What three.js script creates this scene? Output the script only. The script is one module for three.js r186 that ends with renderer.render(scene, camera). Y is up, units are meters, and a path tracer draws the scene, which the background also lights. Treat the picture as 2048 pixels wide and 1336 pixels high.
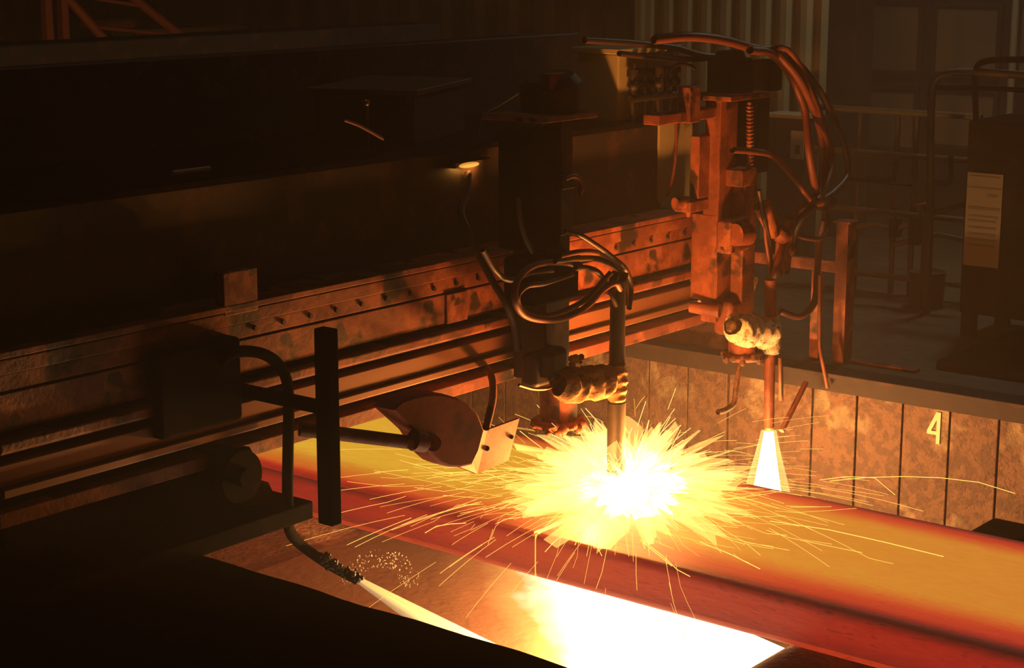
import * as THREE from 'three';
import { RoundedBoxGeometry } from 'three/addons/geometries/RoundedBoxGeometry.js';
import { mergeGeometries, mergeVertices } from 'three/addons/utils/BufferGeometryUtils.js';
import { RectAreaLightUniformsLib } from 'three/addons/lights/RectAreaLightUniformsLib.js';

// ------------------------------------------------------------------ camera, lights, exposure
// y = 0 is the pit floor, T the top of the hot strand, HALL the hall floor. x runs across the strand, z along it.
const T = 1.1, HALL = T + 0.29;
const F = 3647, CX = 1024, CY = 668, PITCH = Math.atan(783 / F), YAW = THREE.MathUtils.degToRad(38.6);
const EYE = new THREE.Vector3(-6.383, 2.6825 + T, 4.959);
const scene = new THREE.Scene();
const renderer = new THREE.WebGLRenderer();
renderer.toneMapping = THREE.LinearToneMapping;
renderer.toneMappingExposure = 1.0;
renderer.shadowMap.enabled = true;
RectAreaLightUniformsLib.init();
scene.background = new THREE.Color(0, 0, 0);
scene.fog = new THREE.FogExp2(new THREE.Color(1, 0.95, 0.9), 0.0105);      // thin pale fume, coloured only by the lights in it hanging in the bay
const camera = new THREE.PerspectiveCamera(2 * THREE.MathUtils.radToDeg(Math.atan(CY / F)), 2048 / 1336, 0.1, 60);
camera.position.copy(EYE);
camera.lookAt(EYE.x + Math.cos(YAW) * Math.cos(PITCH), EYE.y - Math.sin(PITCH), EYE.z - Math.sin(YAW) * Math.cos(PITCH));

function pointLight(name, rgb, intensity, pos, size) {
  const l = new THREE.PointLight(new THREE.Color(...rgb), intensity);
  l.name = name; l.position.copy(pos); l.castShadow = true; l.shadow.radius = size / 0.02;
  scene.add(l); return l;
}
const CUT = new THREE.Vector3(0.64, T, 0), FLAME2 = new THREE.Vector3(2.1, T + 0.05, 0);
pointLight('cutting_fire', [1, 0.31, 0.055], 28, new THREE.Vector3(0.74, T + 0.2, 0.1), 0.06);
pointLight('cutting_fire_kerf', [1, 0.31, 0.055], 9, new THREE.Vector3(0.36, T + 0.13, 0.06), 0.05);
pointLight('torch_flame', [1, 0.48, 0.12], 3.4, new THREE.Vector3(2.1, T - 0.1, 0), 0.04);
pointLight('molten_stream', [1, 0.5, 0.15], 32, new THREE.Vector3(0.66, T - 0.62, 0), 0.05);

// ------------------------------------------------------------------ helpers
let seed = 7;
const rnd = () => { seed = (seed * 1664525 + 1013904223) >>> 0; return seed / 4294967296; };
const rr = (a, b) => a + (b - a) * rnd();
const V = (x, y, z) => new THREE.Vector3(x, y, z);
const cp = Math.cos(PITCH), sp = Math.sin(PITCH), st = Math.sin(YAW), ct = Math.cos(YAW);
// where the ray of a photo pixel meets the plane axis = value (y in metres above the strand's top)
function P(px, py, axis, value) {
  const x = (px - CX) / F, r = -(py - CY) / F, y = r * cp - sp, z = -r * sp - cp;
  const d = V(x * st - z * ct, y, x * ct + z * st);
  const v = axis === 'y' ? value + T : value, t = (v - EYE[axis]) / d[axis];
  return EYE.clone().addScaledVector(d, t);
}
// uv in metres, by the direction each triangle faces
function uvm(g0) {
  const g = g0.index ? g0.toNonIndexed() : g0, p = g.attributes.position, uv = new Float32Array(p.count * 2);
  const a = V(), b = V(), c = V(), n = V();
  for (let i = 0; i < p.count; i += 3) {
    a.fromBufferAttribute(p, i); b.fromBufferAttribute(p, i + 1); c.fromBufferAttribute(p, i + 2);
    n.copy(b).sub(a).cross(c.clone().sub(a));
    const ax = Math.abs(n.x), ay = Math.abs(n.y), az = Math.abs(n.z);
    [a, b, c].forEach((q, k) => {
      const [u, v] = ay >= ax && ay >= az ? [q.x, q.z] : ax >= az ? [q.z, q.y] : [q.x, q.y];
      uv[(i + k) * 2] = u; uv[(i + k) * 2 + 1] = v;
    });
  }
  g.setAttribute('uv', new THREE.BufferAttribute(uv, 2));
  for (const k of Object.keys(g.attributes)) if (!['position', 'normal', 'uv'].includes(k)) g.deleteAttribute(k);
  return g;
}
// a box between two corners, edges rounded
function bx(x0, y0, z0, x1, y1, z1, r = 0.004) {
  const w = Math.abs(x1 - x0), h = Math.abs(y1 - y0), d = Math.abs(z1 - z0), rad = Math.min(r, w * 0.3, h * 0.3, d * 0.3);
  const g = rad > 0 ? new RoundedBoxGeometry(w, h, d, 1, rad) : new THREE.BoxGeometry(w, h, d);
  g.translate((x0 + x1) / 2, (y0 + y1) / 2, (z0 + z1) / 2);
  return g;
}
// a box whose front face on the plane z = zp (or x = xp) covers the photo rectangle l t r b
function boxZ(zp, l, t, r, b, depth, rad) {
  const my = (t + b) / 2, mx = (l + r) / 2;
  return bx(P(l, my, 'z', zp).x, P(mx, b, 'z', zp).y, zp - depth, P(r, my, 'z', zp).x, P(mx, t, 'z', zp).y, zp, rad);
}
function boxX(xp, l, t, r, b, depth, rad) {
  const my = (t + b) / 2, mx = (l + r) / 2;
  return bx(xp, P(mx, b, 'x', xp).y, P(l, my, 'x', xp).z, xp + depth, P(mx, t, 'x', xp).y, P(r, my, 'x', xp).z, rad);
}
// a rod between two points; r1 at the second end
function rod(a, b, r, r1 = r, seg = 14) {
  const d = b.clone().sub(a), g = new THREE.CylinderGeometry(r1, r, d.length(), seg, 1);
  g.applyQuaternion(new THREE.Quaternion().setFromUnitVectors(V(0, 1, 0), d.clone().normalize()));
  g.translate((a.x + b.x) / 2, (a.y + b.y) / 2, (a.z + b.z) / 2);
  return g;
}
function tube(pts, r, seg = 48, rad = 8) { return new THREE.TubeGeometry(new THREE.CatmullRomCurve3(pts, false, 'centripetal'), seg, r, rad, false); }
function ball(c, r, w = 12, h = 8) { const g = new THREE.SphereGeometry(r, w, h); g.translate(c.x, c.y, c.z); return g; }
function ring(c, axis, r0, r1, h, seg = 20) {                 // a flanged ring: a short lathe about the axis
  const g = new THREE.LatheGeometry([[r0, -h / 2], [r1, -h / 2], [r1, h / 2], [r0, h / 2], [r0, -h / 2]].map((q) => new THREE.Vector2(...q)), seg);
  g.applyQuaternion(new THREE.Quaternion().setFromUnitVectors(V(0, 1, 0), axis.clone().normalize()));
  g.translate(c.x, c.y, c.z);
  return g;
}
const taken = {};
function numbered(n) { taken[n] = (taken[n] ?? -1) + 1; return taken[n] ? n + '_' + String(taken[n]).padStart(3, '0') : n; }
function mesh(name, geoms, mat) {
  const list = [].concat(geoms).map(uvm), g = list.length > 1 ? mergeGeometries(list) : list[0];
  const m = new THREE.Mesh(g, mat); m.name = name; m.castShadow = m.receiveShadow = true;
  return m;
}
function part(name, geoms, mat, parent) { const m = mesh(name, geoms, mat); parent.add(m); return m; }
const pending = [];
function thing(name, label, category, group) {
  const o = new THREE.Group(); o.name = numbered(name); o.userData = { label, category };
  if (group) o.userData.group = group;
  scene.add(o); pending.push(o); return o;
}
function single(name, geoms, mat, label, category, group) {
  const m = mesh(numbered(name), geoms, mat); m.userData = { label, category };
  if (group) m.userData.group = group;
  scene.add(m); pending.push(m); return m;
}
function struct(name, geoms, mat) { const m = mesh(name, geoms, mat); m.userData = { kind: 'structure' }; scene.add(m); return m; }
function settle() {                                           // move every thing's origin to the middle of its base
  for (const o of pending) {
    const box = new THREE.Box3().setFromObject(o), c = V((box.min.x + box.max.x) / 2, box.min.y, (box.min.z + box.max.z) / 2);
    if (o.isMesh) o.geometry.translate(-c.x, -c.y, -c.z); else o.children.forEach((k) => k.position.sub(c));
    o.position.copy(c);
  }
}

// ------------------------------------------------------------------ textures: tileable noise
function grid(n, s) { let k = s >>> 0; const g = new Float32Array(n * n); for (let i = 0; i < n * n; i++) { k = (k * 1664525 + 1013904223) >>> 0; g[i] = k / 4294967296; } return g; }
function fbm(size, base, oct, s, stretch = 1) {
  const out = new Float32Array(size * size); let total = 0;
  for (let o = 0; o < oct; o++) {
    const n = base << o, a = Math.pow(0.55, o), g = grid(n, s + o * 977), ny = Math.max(1, Math.round(n / stretch)); total += a;
    for (let y = 0; y < size; y++) for (let x = 0; x < size; x++) {
      const fx = (x / size) * n, fy = (y / size) * ny, ix = Math.floor(fx), iy = Math.floor(fy);
      let u = fx - ix, v = fy - iy; u = u * u * (3 - 2 * u); v = v * v * (3 - 2 * v);
      const A = g[(iy % ny) * n + (ix % n)], B = g[(iy % ny) * n + ((ix + 1) % n)], C = g[((iy + 1) % ny) * n + (ix % n)], D = g[((iy + 1) % ny) * n + ((ix + 1) % n)];
      out[y * size + x] += a * (A + (B - A) * u + (C - A) * v + (A - B - C + D) * u * v);
    }
  }
  for (let i = 0; i < out.length; i++) out[i] = Math.min(1, Math.max(0, (out[i] / total - 0.5) * 1.9 + 0.5));
  return out;
}
function texture(size, fn, srgb = true) {
  const d = new Uint8Array(size * size * 4), enc = (c) => (c <= 0.0031308 ? 12.92 * c : 1.055 * Math.pow(c, 1 / 2.4) - 0.055);
  for (let i = 0; i < size * size; i++) {
    const c = fn(i, i % size, Math.floor(i / size));
    for (let k = 0; k < 3; k++) d[i * 4 + k] = Math.round(255 * Math.min(1, Math.max(0, srgb ? enc(c[k]) : c[k])));
    d[i * 4 + 3] = 255;
  }
  const t = new THREE.DataTexture(d, size, size);
  t.wrapS = t.wrapT = THREE.RepeatWrapping; t.magFilter = THREE.LinearFilter; t.colorSpace = srgb ? THREE.SRGBColorSpace : THREE.NoColorSpace; t.needsUpdate = true;
  return t;
}
const rep = (t, k, ox = 0, oy = 0) => { const c = t.clone(); c.repeat.set(k, k); c.offset.set(ox, oy); c.needsUpdate = true; return c; };
const mixc = (a, b, t) => a.map((v, k) => v + (b[k] - v) * t);
const sm = (a, b, x) => { const t = Math.min(1, Math.max(0, (x - a) / (b - a))); return t * t * (3 - 2 * t); };
const NA = fbm(512, 4, 6, 11), NB = fbm(512, 8, 5, 23), NC = fbm(512, 32, 4, 37), NS = fbm(512, 24, 4, 51, 8);
const bumpT = texture(512, (i) => [0.5 * NA[i] + 0.5 * NC[i], 0, 0].map((v, k, a) => a[0]), false);
const rustT = texture(512, (i) => mixc(mixc([0.17, 0.04, 0.017], [0.3, 0.085, 0.036], sm(0.35, 0.7, NB[i])), [0.03, 0.011, 0.007], sm(0.56, 0.74, NA[i])).map((v) => v * (0.8 + 0.4 * NC[i])));
const sootT = texture(512, (i) => mixc([0.02, 0.014, 0.011], [0.055, 0.026, 0.017], sm(0.5, 0.8, NA[i])).map((v) => v * (0.75 + 0.5 * NC[i])));
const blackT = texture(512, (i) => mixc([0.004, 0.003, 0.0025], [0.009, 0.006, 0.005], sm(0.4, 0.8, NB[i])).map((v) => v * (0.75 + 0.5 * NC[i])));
const limeT = texture(512, (i) => mixc(mixc([0.078, 0.034, 0.019], [0.125, 0.056, 0.03], sm(0.3, 0.7, NC[i])), [0.22, 0.15, 0.085], sm(0.56, 0.74, NA[i]) * (0.45 + 0.55 * NC[i])));
const pitT = texture(512, (i) => mixc([0.09, 0.035, 0.02], [0.3, 0.19, 0.13], sm(0.35, 0.75, NA[i])).map((v) => v * (0.7 + 0.6 * NC[i])));
const clothT = texture(512, (i) => mixc([0.66, 0.57, 0.42], [0.2, 0.11, 0.06], sm(0.6, 0.85, NB[i])).map((v) => v * (0.85 + 0.3 * NS[i])));
const std = (o) => new THREE.MeshStandardMaterial(o);
const M = {
  rust: std({ name: 'rust', map: rep(rustT, 1.1), bumpMap: rep(bumpT, 2), bumpScale: 0.0015, roughness: 0.62, metalness: 0 }),
  rustFine: std({ name: 'rust_fine', map: rep(rustT, 3.1, 0.3, 0.6), roughness: 0.6 }),
  soot: std({ name: 'sooty_steel', map: rep(sootT, 1.7), roughness: 0.6 }),
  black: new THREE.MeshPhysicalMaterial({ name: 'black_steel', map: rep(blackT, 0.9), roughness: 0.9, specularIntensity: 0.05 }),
  rail: std({ name: 'worn_rail', color: new THREE.Color(0.2, 0.08, 0.04), roughness: 0.4, metalness: 0.15 }),
  rubber: std({ name: 'hose_rubber', color: new THREE.Color(0.045, 0.022, 0.018), roughness: 0.5 }),
  redRubber: std({ name: 'red_hose_rubber', color: new THREE.Color(0.17, 0.045, 0.025), roughness: 0.5 }),
  brass: std({ name: 'brass', color: new THREE.Color(0.5, 0.3, 0.12), roughness: 0.35, metalness: 0.9 }),
  lime: std({ name: 'scaled_plate', map: rep(limeT, 0.85, 0.13, 0.31), bumpMap: rep(bumpT, 2.2), bumpScale: 0.008, roughness: 0.75 }),
  pit: std({ name: 'pit_lining', map: rep(pitT, 0.7), bumpMap: rep(bumpT, 1.5), bumpScale: 0.01, roughness: 0.5 }),
  channel: std({ name: 'channel_steel', map: rep(sootT, 1.3, 0.2, 0.4), color: new THREE.Color(1, 0.5, 0.36), roughness: 0.8 }),
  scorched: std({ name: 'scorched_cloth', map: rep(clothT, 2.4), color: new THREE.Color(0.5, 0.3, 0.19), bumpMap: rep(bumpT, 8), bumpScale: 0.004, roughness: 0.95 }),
  guard: std({ name: 'guard_paint', map: rep(texture(512, (i) => mixc([0.26, 0.034, 0.016], [0.12, 0.02, 0.01], sm(0.45, 0.8, NA[i])).map((v) => v * (0.8 + 0.4 * NC[i]))), 1.3), roughness: 0.6 }),
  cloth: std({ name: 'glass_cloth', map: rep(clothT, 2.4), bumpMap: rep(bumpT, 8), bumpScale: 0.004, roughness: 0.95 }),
  cream: std({ name: 'cream_paint', color: new THREE.Color(0.42, 0.36, 0.2), roughness: 0.5 }),
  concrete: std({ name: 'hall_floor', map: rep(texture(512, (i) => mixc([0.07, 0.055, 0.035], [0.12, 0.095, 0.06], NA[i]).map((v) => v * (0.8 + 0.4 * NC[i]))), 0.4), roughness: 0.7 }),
  darkWall: std({ name: 'dark_cladding', color: new THREE.Color(0.03, 0.026, 0.018), roughness: 0.7 }),
  brownWall: std({ name: 'brown_wall', map: rep(texture(512, (i) => mixc([0.028, 0.02, 0.013], [0.042, 0.03, 0.02], NA[i])), 0.5), roughness: 0.8 }),
  pane: std({ name: 'window_pane', color: new THREE.Color(0.2, 0.165, 0.1), roughness: 0.35 }),
  pipe: std({ name: 'pipe_paint', color: new THREE.Color(0.07, 0.05, 0.026), roughness: 0.5 }),
  paper: std({ name: 'notice_paper', color: new THREE.Color(0.62, 0.58, 0.44), roughness: 0.8 }),
  ink: std({ name: 'ink', color: new THREE.Color(0.03, 0.025, 0.02), roughness: 0.8 }),
  signPlate: std({ name: 'sign_plate', color: new THREE.Color(0.036, 0.025, 0.018), roughness: 0.6 }),
  paint4: std({ name: 'number_paint', color: new THREE.Color(0.62, 0.5, 0.3), roughness: 0.8 }),
  water: new THREE.MeshPhysicalMaterial({ name: 'water_spray', color: new THREE.Color(0.9, 0.86, 0.75), roughness: 0.9, transmission: 0.45 }),
  drop: std({ name: 'water_drop', color: new THREE.Color(0.8, 0.75, 0.65), roughness: 0.15 }),
};
const glow = (name, rgb, k, opacity = 1) => std({ name, color: new THREE.Color(0, 0, 0), emissive: new THREE.Color(...rgb), emissiveIntensity: k, roughness: 1, transparent: opacity < 1, opacity });

// ------------------------------------------------------------------ the hall
{
  const zN = -16, zF = 9, xB = -10, xE = 13, top = 9;
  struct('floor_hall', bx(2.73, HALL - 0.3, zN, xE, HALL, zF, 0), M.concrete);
  // the near floor, its edge along the pit worn by the plates dragged over it
  const sh = new THREE.Shape(); sh.moveTo(xB, -zF); sh.lineTo(xB, -zN); sh.lineTo(-1.74, -zN);
  for (let z = zN; z <= zF; z += 0.12) sh.lineTo(-1.74 + 0.012 * Math.sin(z * 9) * Math.sin(z * 3.1), -z);
  sh.lineTo(-1.74, -zF);
  const fg = new THREE.ExtrudeGeometry(sh, { depth: 0.3, bevelEnabled: false }); fg.rotateX(-Math.PI / 2); fg.translate(0, HALL - 0.3, 0);
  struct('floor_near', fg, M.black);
  struct('floor_pit', bx(-1.9, -0.2, zN, 2.9, 0, zF, 0), M.pit);
  struct('wall_pit_near', bx(-1.95, 0, zN, -1.75, HALL - 0.3, zF, 0), M.pit);
  struct('wall_pit_far', bx(2.76, 0, zN, 2.95, HALL - 0.3, zF, 0), M.pit);
  struct('ceiling', bx(xB, top, zN, xE, top + 0.2, zF, 0), M.darkWall);
  struct('wall_left', bx(xB, 0, zN - 0.2, xE, top, zN, 0), M.darkWall);
  struct('wall_right', bx(xB, 0, zF, xE, top, zF + 0.2, 0), M.darkWall);
  struct('wall_near', bx(xB - 0.2, 0, zN, xB, top, zF, 0), M.darkWall);
  struct('wall_far', bx(xE, 0, zN, xE + 0.2, top, zF, 0), M.darkWall);
}

// ------------------------------------------------------------------ the hot strand
// Incandescence follows the steel's own temperature: hot in the middle, cooled to dull red along the corners, hotter towards the caster (-z); fire glare and haze near the cut are painted into it.
{
  const W = 1.33, H = 0.22, R = 0.035, zA = -7, zB = 6, k = 0.006;
  const ramp = [[0, 0.01, 0.004, 0.003], [0.2, 0.075, 0.011, 0.006], [0.35, 0.33, 0.016, 0.009], [0.5, 0.55, 0.045, 0.011], [0.62, 0.62, 0.13, 0.016], [0.75, 0.66, 0.25, 0.02], [0.9, 0.82, 0.48, 0.035], [1, 0.95, 0.62, 0.06]];
  const hot = (t) => { for (let i = 1; i < ramp.length; i++) if (t <= ramp[i][0]) { const [a, b] = [ramp[i - 1], ramp[i]], q = (t - a[0]) / (b[0] - a[0]); return [1, 2, 3].map((c) => a[c] + (b[c] - a[c]) * Math.max(0, q)); } return ramp[7].slice(1); };
  // outline of the section with rounded corners, anticlockwise seen from +z, starting at the bottom front
  const outline = (x0) => {
    const pts = [], arc = (cx, cy, a0) => { for (let i = 0; i <= 6; i++) { const a = a0 + (i / 6) * Math.PI / 2; pts.push([cx + R * Math.cos(a), cy + R * Math.sin(a)]); } };
    arc(x0 + R, -H + R, Math.PI); 
    for (let i = 1; i < 8; i++) pts.push([x0 + R + (W - x0 - 2 * R) * i / 8, -H]);
    arc(W - R, -H + R, 1.5 * Math.PI); arc(W - R, -R, 0);
    for (let i = 1; i < 8; i++) pts.push([W - R - (W - x0 - 2 * R) * i / 8, 0]);
    arc(x0 + R, -R, Math.PI / 2); pts.push(pts[0]);
    return pts;
  };
  const full = outline(0), L = 2 * (W + H) - (8 - 2 * Math.PI) * R;
  const pos = [], uv = [], idx = [];
  const uOf = (pts) => { let s = 0; return pts.map((p, i) => { if (i) s += Math.hypot(p[0] - pts[i - 1][0], p[1] - pts[i - 1][1]); return s / L; }); };
  const vOf = (z) => (z - zA) / (zB - zA);
  const run = (pts, us, z0, z1) => {
    const n = pts.length, b = pos.length / 3, m = Math.max(1, Math.round((z1 - z0) / 0.4));
    for (let j = 0; j <= m; j++) { const z = z0 + (z1 - z0) * j / m; pts.forEach((p, i) => { pos.push(p[0], T + p[1], z); uv.push(us[i], vOf(z)); }); }
    for (let j = 0; j < m; j++) for (let i = 0; i < n - 1; i++) { const a = b + j * n + i; idx.push(a, a + 1, a + n, a + 1, a + n + 1, a + n); }
  };
  const cap = (pts, us, z, flip) => {
    const b = pos.length / 3; pos.push((pts[0][0] + W) / 2, T - H / 2, z); uv.push(0.99, vOf(z));
    pts.forEach((p, i) => { pos.push(p[0], T + p[1], z); uv.push(us[i], vOf(z)); });
    for (let i = 1; i < pts.length; i++) flip ? idx.push(b, b + i + 1, b + i) : idx.push(b, b + i, b + i + 1);
  };
  const uF = uOf(full), rest = outline(CUT.x - 0.03), xr = CUT.x - 0.03;
  // the remaining web takes its heat from the same place of the full section
  const uR = rest.map(([x, y]) => { let best = 0, d = 9; full.forEach((q, i) => { const e = Math.hypot(q[0] - x, q[1] - y); if (e < d) { d = e; best = uF[i]; } }); return best; });
  run(full, uF, zA, -k); run(full, uF, k, zB); run(rest, uR, -k, k);
  cap(full, uF, zA, true); cap(full, uF, zB, false);
  const g = new THREE.BufferGeometry();
  g.setAttribute('position', new THREE.Float32BufferAttribute(pos, 3)); g.setAttribute('uv', new THREE.Float32BufferAttribute(uv, 2)); g.setIndex(idx); g.computeVertexNormals();
  const S = 1024, big = fbm(S, 4, 6, 71), fine = fbm(S, 256, 2, 73);
  const sBot = (Math.PI / 2) * R, flat = W - 2 * R, side = H - 2 * R;
  const em = texture(S, (i, x, y) => {
    const s = (x + 0.5) / S * L, z = zA + (y + 0.5) / S * (zB - zA);
    let t; const top0 = sBot * 3 + flat + side, top1 = top0 + flat;
    if (s < sBot + flat + sBot * 0.5) t = 0.42;                                                     // bottom
    else if (s < top0 - sBot * 0.8) t = 0.36;                                                      // back face
    else if (s < top1 + sBot * 0.55) {                                                              // top, from the back edge to the front edge
      const b = s - top0, f = top1 - s, up = sm(0.4, -1.6, z), fireGlare = Math.exp(-Math.pow((z - 0.1) / 0.45, 2));  // brightening by the cut paints reflected fire into the top's emission
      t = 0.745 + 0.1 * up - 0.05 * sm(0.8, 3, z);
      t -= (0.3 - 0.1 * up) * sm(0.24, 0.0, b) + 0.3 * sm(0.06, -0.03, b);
      t -= (0.29 - 0.06 * up) * sm(0.38, 0.07, f) + 0.26 * (1 - 0.7 * fireGlare) * sm(0.1, -0.02, f);
      t += 0.06 * fireGlare;
    } else t = 0.34 + 0.1 * Math.exp(-Math.pow((z - 0.1) / 0.9, 2)) - 0.13 * sm(top1 + sBot * 0.5 + 0.05, top1 + sBot * 0.5, s) - 0.07 * sm(L - 0.08, L, s);  // haze glow beside the cut is painted into the front face too
    t += 0.05 * (big[i] - 0.5) + 0.035 * (fine[i] - 0.5);
    if (fine[i] > 0.965 && big[i] > 0.6) t -= 0.07;                                                 // flakes of scale
    return hot(t);
  });
  em.wrapS = em.wrapT = THREE.ClampToEdgeWrapping;
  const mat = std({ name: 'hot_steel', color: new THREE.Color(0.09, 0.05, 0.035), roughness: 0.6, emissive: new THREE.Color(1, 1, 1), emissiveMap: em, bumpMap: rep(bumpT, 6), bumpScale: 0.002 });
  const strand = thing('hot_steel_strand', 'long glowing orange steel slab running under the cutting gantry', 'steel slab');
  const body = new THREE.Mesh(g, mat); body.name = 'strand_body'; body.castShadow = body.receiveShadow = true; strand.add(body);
  const cutM = glow('kerf_glow', [1, 0.62, 0.06], 1.25);
  for (const s of [-1, 1]) part('kerf_face', bx(0.008, T - H + 0.008, s * (k + 0.0004), CUT.x - 0.01, T - 0.01, s * (k - 0.0006), 0), cutM, strand).userData.label = 'bright yellow face of the fresh cut';
  const lip = [];
  for (const s of [-1, 1]) lip.push(tube(Array.from({ length: 30 }, (_, i) => V(0.012 + (CUT.x - 0.02) * i / 29, T - 0.001 + rr(0, 0.002), s * (0.008 + rr(0, 0.003)))), 0.0055, 60, 6));
  for (let i = 0; i < 14; i++) lip.push(ball(V(0.02 + 0.6 * rnd(), T + 0.001, rr(-0.012, 0.012)), rr(0.004, 0.008), 7, 5));
  part('molten_lip', lip, glow('molten_lip', [1, 0.7, 0.16], 1.6), strand).userData.label = 'molten beads along the cut';
}
// rollers that carry it
for (const [z, tail] of [[1.42, 'beside the white glare under the slab'], [-4.4, 'far under the gantry, beyond the water nozzle']]) {
  const r = thing('table_roller', 'rusty cross roller carrying the hot slab, ' + tail, 'roller'), y = T - 0.22 - 0.2;
  part('barrel', rod(V(-0.62, y, z), V(1.75, y, z), 0.2, 0.2, 48), M.pit, r);
  part('journal', rod(V(-0.8, y, z), V(-0.62, y, z), 0.07), M.soot, r);
  part('journal', rod(V(1.75, y, z), V(1.95, y, z), 0.07), M.soot, r);
  for (const x of [-0.8, 1.85]) part('bearing_stand', [bx(x - 0.1, 0, z - 0.16, x + 0.1, y, z + 0.16, 0.02), rod(V(x - 0.1, y, z), V(x + 0.1, y, z), 0.14, 0.14, 24)], M.soot, r);
}
// slag chute under the cut
{
  const c = thing('slag_chute', 'sloping steel chute plate under the slab, wet and red lit', 'chute');
  const sh = new THREE.Shape([[-2.9, 0.0], [-2.9, 0.62], [0.95, 0.06], [0.95, 0]].map((q) => new THREE.Vector2(...q)));
  const g = new THREE.ExtrudeGeometry(sh, { depth: 3.2, bevelEnabled: false }); g.rotateY(-Math.PI / 2); g.translate(1.6, 0, 0);
  part('chute_plate', g, M.pit, c);
}

// ------------------------------------------------------------------ shield wall behind the strand
{
  const w = new THREE.Group(); w.name = 'wall_shield'; w.userData = { kind: 'structure' }; scene.add(w);
  const X = 2.7, seams = []; for (let z = -3.25; z < 3.6; z += 0.2855) seams.push(z + 0.0415);
  part('backing_sheet', bx(X + 0.035, 0, -5, X + 0.055, T + 0.16, 5, 0), M.soot, w);
  for (let i = 0; i < seams.length; i++) {
    const z0 = seams[i] + 0.005, z1 = seams[i] + 0.2805, d = rr(-0.004, 0.004);
    part(numbered('shield_plate'), bx(X + d, T - 0.75, z0, X + 0.034, T + 0.19, z1, 0.006), M.lime, w);
  }
  part('channel', [bx(X - 0.05, T + 0.175, -5, X + 0.03, T + 0.285, 5, 0.008), bx(X - 0.09, T + 0.265, -5, X + 0.1, T + 0.292, 5, 0.006)], M.channel, w);
  // painted figure 4 by a seam
  const f = new THREE.Shape([[0, 0.075], [0.052, 0.2], [0.078, 0.2], [0.078, 0], [0.056, 0], [0.056, 0.056], [0, 0.056]].map((q) => new THREE.Vector2(...q)));
  f.holes.push(new THREE.Path([[0.024, 0.078], [0.056, 0.078], [0.056, 0.152]].map((q) => new THREE.Vector2(...q))));
  const g = new THREE.ExtrudeGeometry(f, { depth: 0.002, bevelEnabled: false }); g.rotateY(-Math.PI / 2); g.scale(1, 0.9, 1);
  const at = P(1853, 884, 'x', X - 0.006); g.translate(at.x, at.y, at.z);
  part('painted_number_four', g, M.paint4, w).userData.label = 'figure 4 painted in cream';
}

// ------------------------------------------------------------------ cutting gantry
const ZB = -0.45;
{
  const g = thing('cutting_gantry', 'rusty steel cutting gantry spanning the glowing slab', 'gantry');
  const xl = -2.6, xr = 2.12, y = (v) => T + v;
  part('top_cap', bx(xl, y(1.222), ZB - 0.45, xr, y(1.248), ZB + 0.012, 0.004), M.rust, g);
  part('upper_fascia', bx(xl, y(1.163), ZB - 0.05, xr, y(1.218), ZB + 0.008, 0.004), M.rust, g);
  part('face_plate', bx(xl, y(1.098), ZB - 0.06, xr, y(1.161), ZB - 0.006, 0.004), M.rust, g);
  part('face_plate', bx(xl, y(0.952), ZB - 0.06, xr, y(1.091), ZB - 0.002, 0.004), M.rust, g);
  part('web', bx(xl, y(0.62), ZB - 0.42, xr, y(1.222), ZB - 0.1, 0), M.soot, g);
  part('lip', bx(xl, y(0.872), ZB - 0.1, xr, y(0.926), ZB + 0.03, 0.018), M.rust, g);
  part('lower_rail', [bx(xl, y(0.75), ZB - 0.05, xr, y(0.838), ZB + 0.02, 0.006), bx(xl, y(0.715), ZB - 0.05, xr, y(0.752), ZB + 0.042, 0.008)], M.rail, g);
  part('lower_flange', bx(xl, y(0.595), ZB - 0.35, xr, y(0.655), ZB + 0.01, 0.006), M.rust, g);
  // patches of weld and bolt heads on the face
  for (let i = 0; i < 22; i++) { const x = xl + 1.3 + i * 0.16; part('bolt_head', rod(V(x, y(1.13), ZB - 0.01), V(x, y(1.13), ZB + 0.006), 0.012, 0.011, 6), M.soot, g); }
  part('junction_plate', bx(-0.1, y(0.95), ZB - 0.02, 0.05, y(1.09), ZB + 0.008, 0.004), M.rustFine, g);
  // housing above
  part('housing', [bx(xl, y(1.248), -1.5, 1.93, y(1.72), -0.62, 0.012)], M.soot, g);
  part('housing_lid', bx(xl, y(1.72), -1.56, 1.98, y(1.745), -0.6, 0.006), M.black, g);
  part('rear_girder', bx(xl - 0.4, y(1.7), -1.72, P(1160, 65, 'z', -1.58).x, y(2.16), -1.58, 0.012), M.soot, g);
  part('end_plate', boxZ(-0.6, 1318, 240, 1384, 400, 0.015), M.cream, g).userData.label = 'cream painted end plate';
  // left leg and foot
  const leg = part('leg', [bx(-2.55, T + 0.372, -0.95, -1.75, y(1.3), -0.5, 0.02)], M.black, g);
  part('leg_cover', boxZ(-0.38, 318, 690, 486, 862, 0.1, 0.02), M.black, leg);
  part('stop_block', boxZ(-0.44, 447, 540, 516, 628, 0.05, 0.006), M.rustFine, g);
  part('leg', bx(3.2, HALL, -1.5, 3.4, y(1.2), -1.25, 0.01), M.soot, g);
  part('leg_arm', bx(2.1, y(0.8), -1.45, 3.2, y(1.12), -1.3, 0.01), M.soot, g);
  part('leg_arm', bx(1.7, y(0.8), -1.3, 2.1, y(1.12), -0.87, 0.01), M.soot, g);
}

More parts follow.
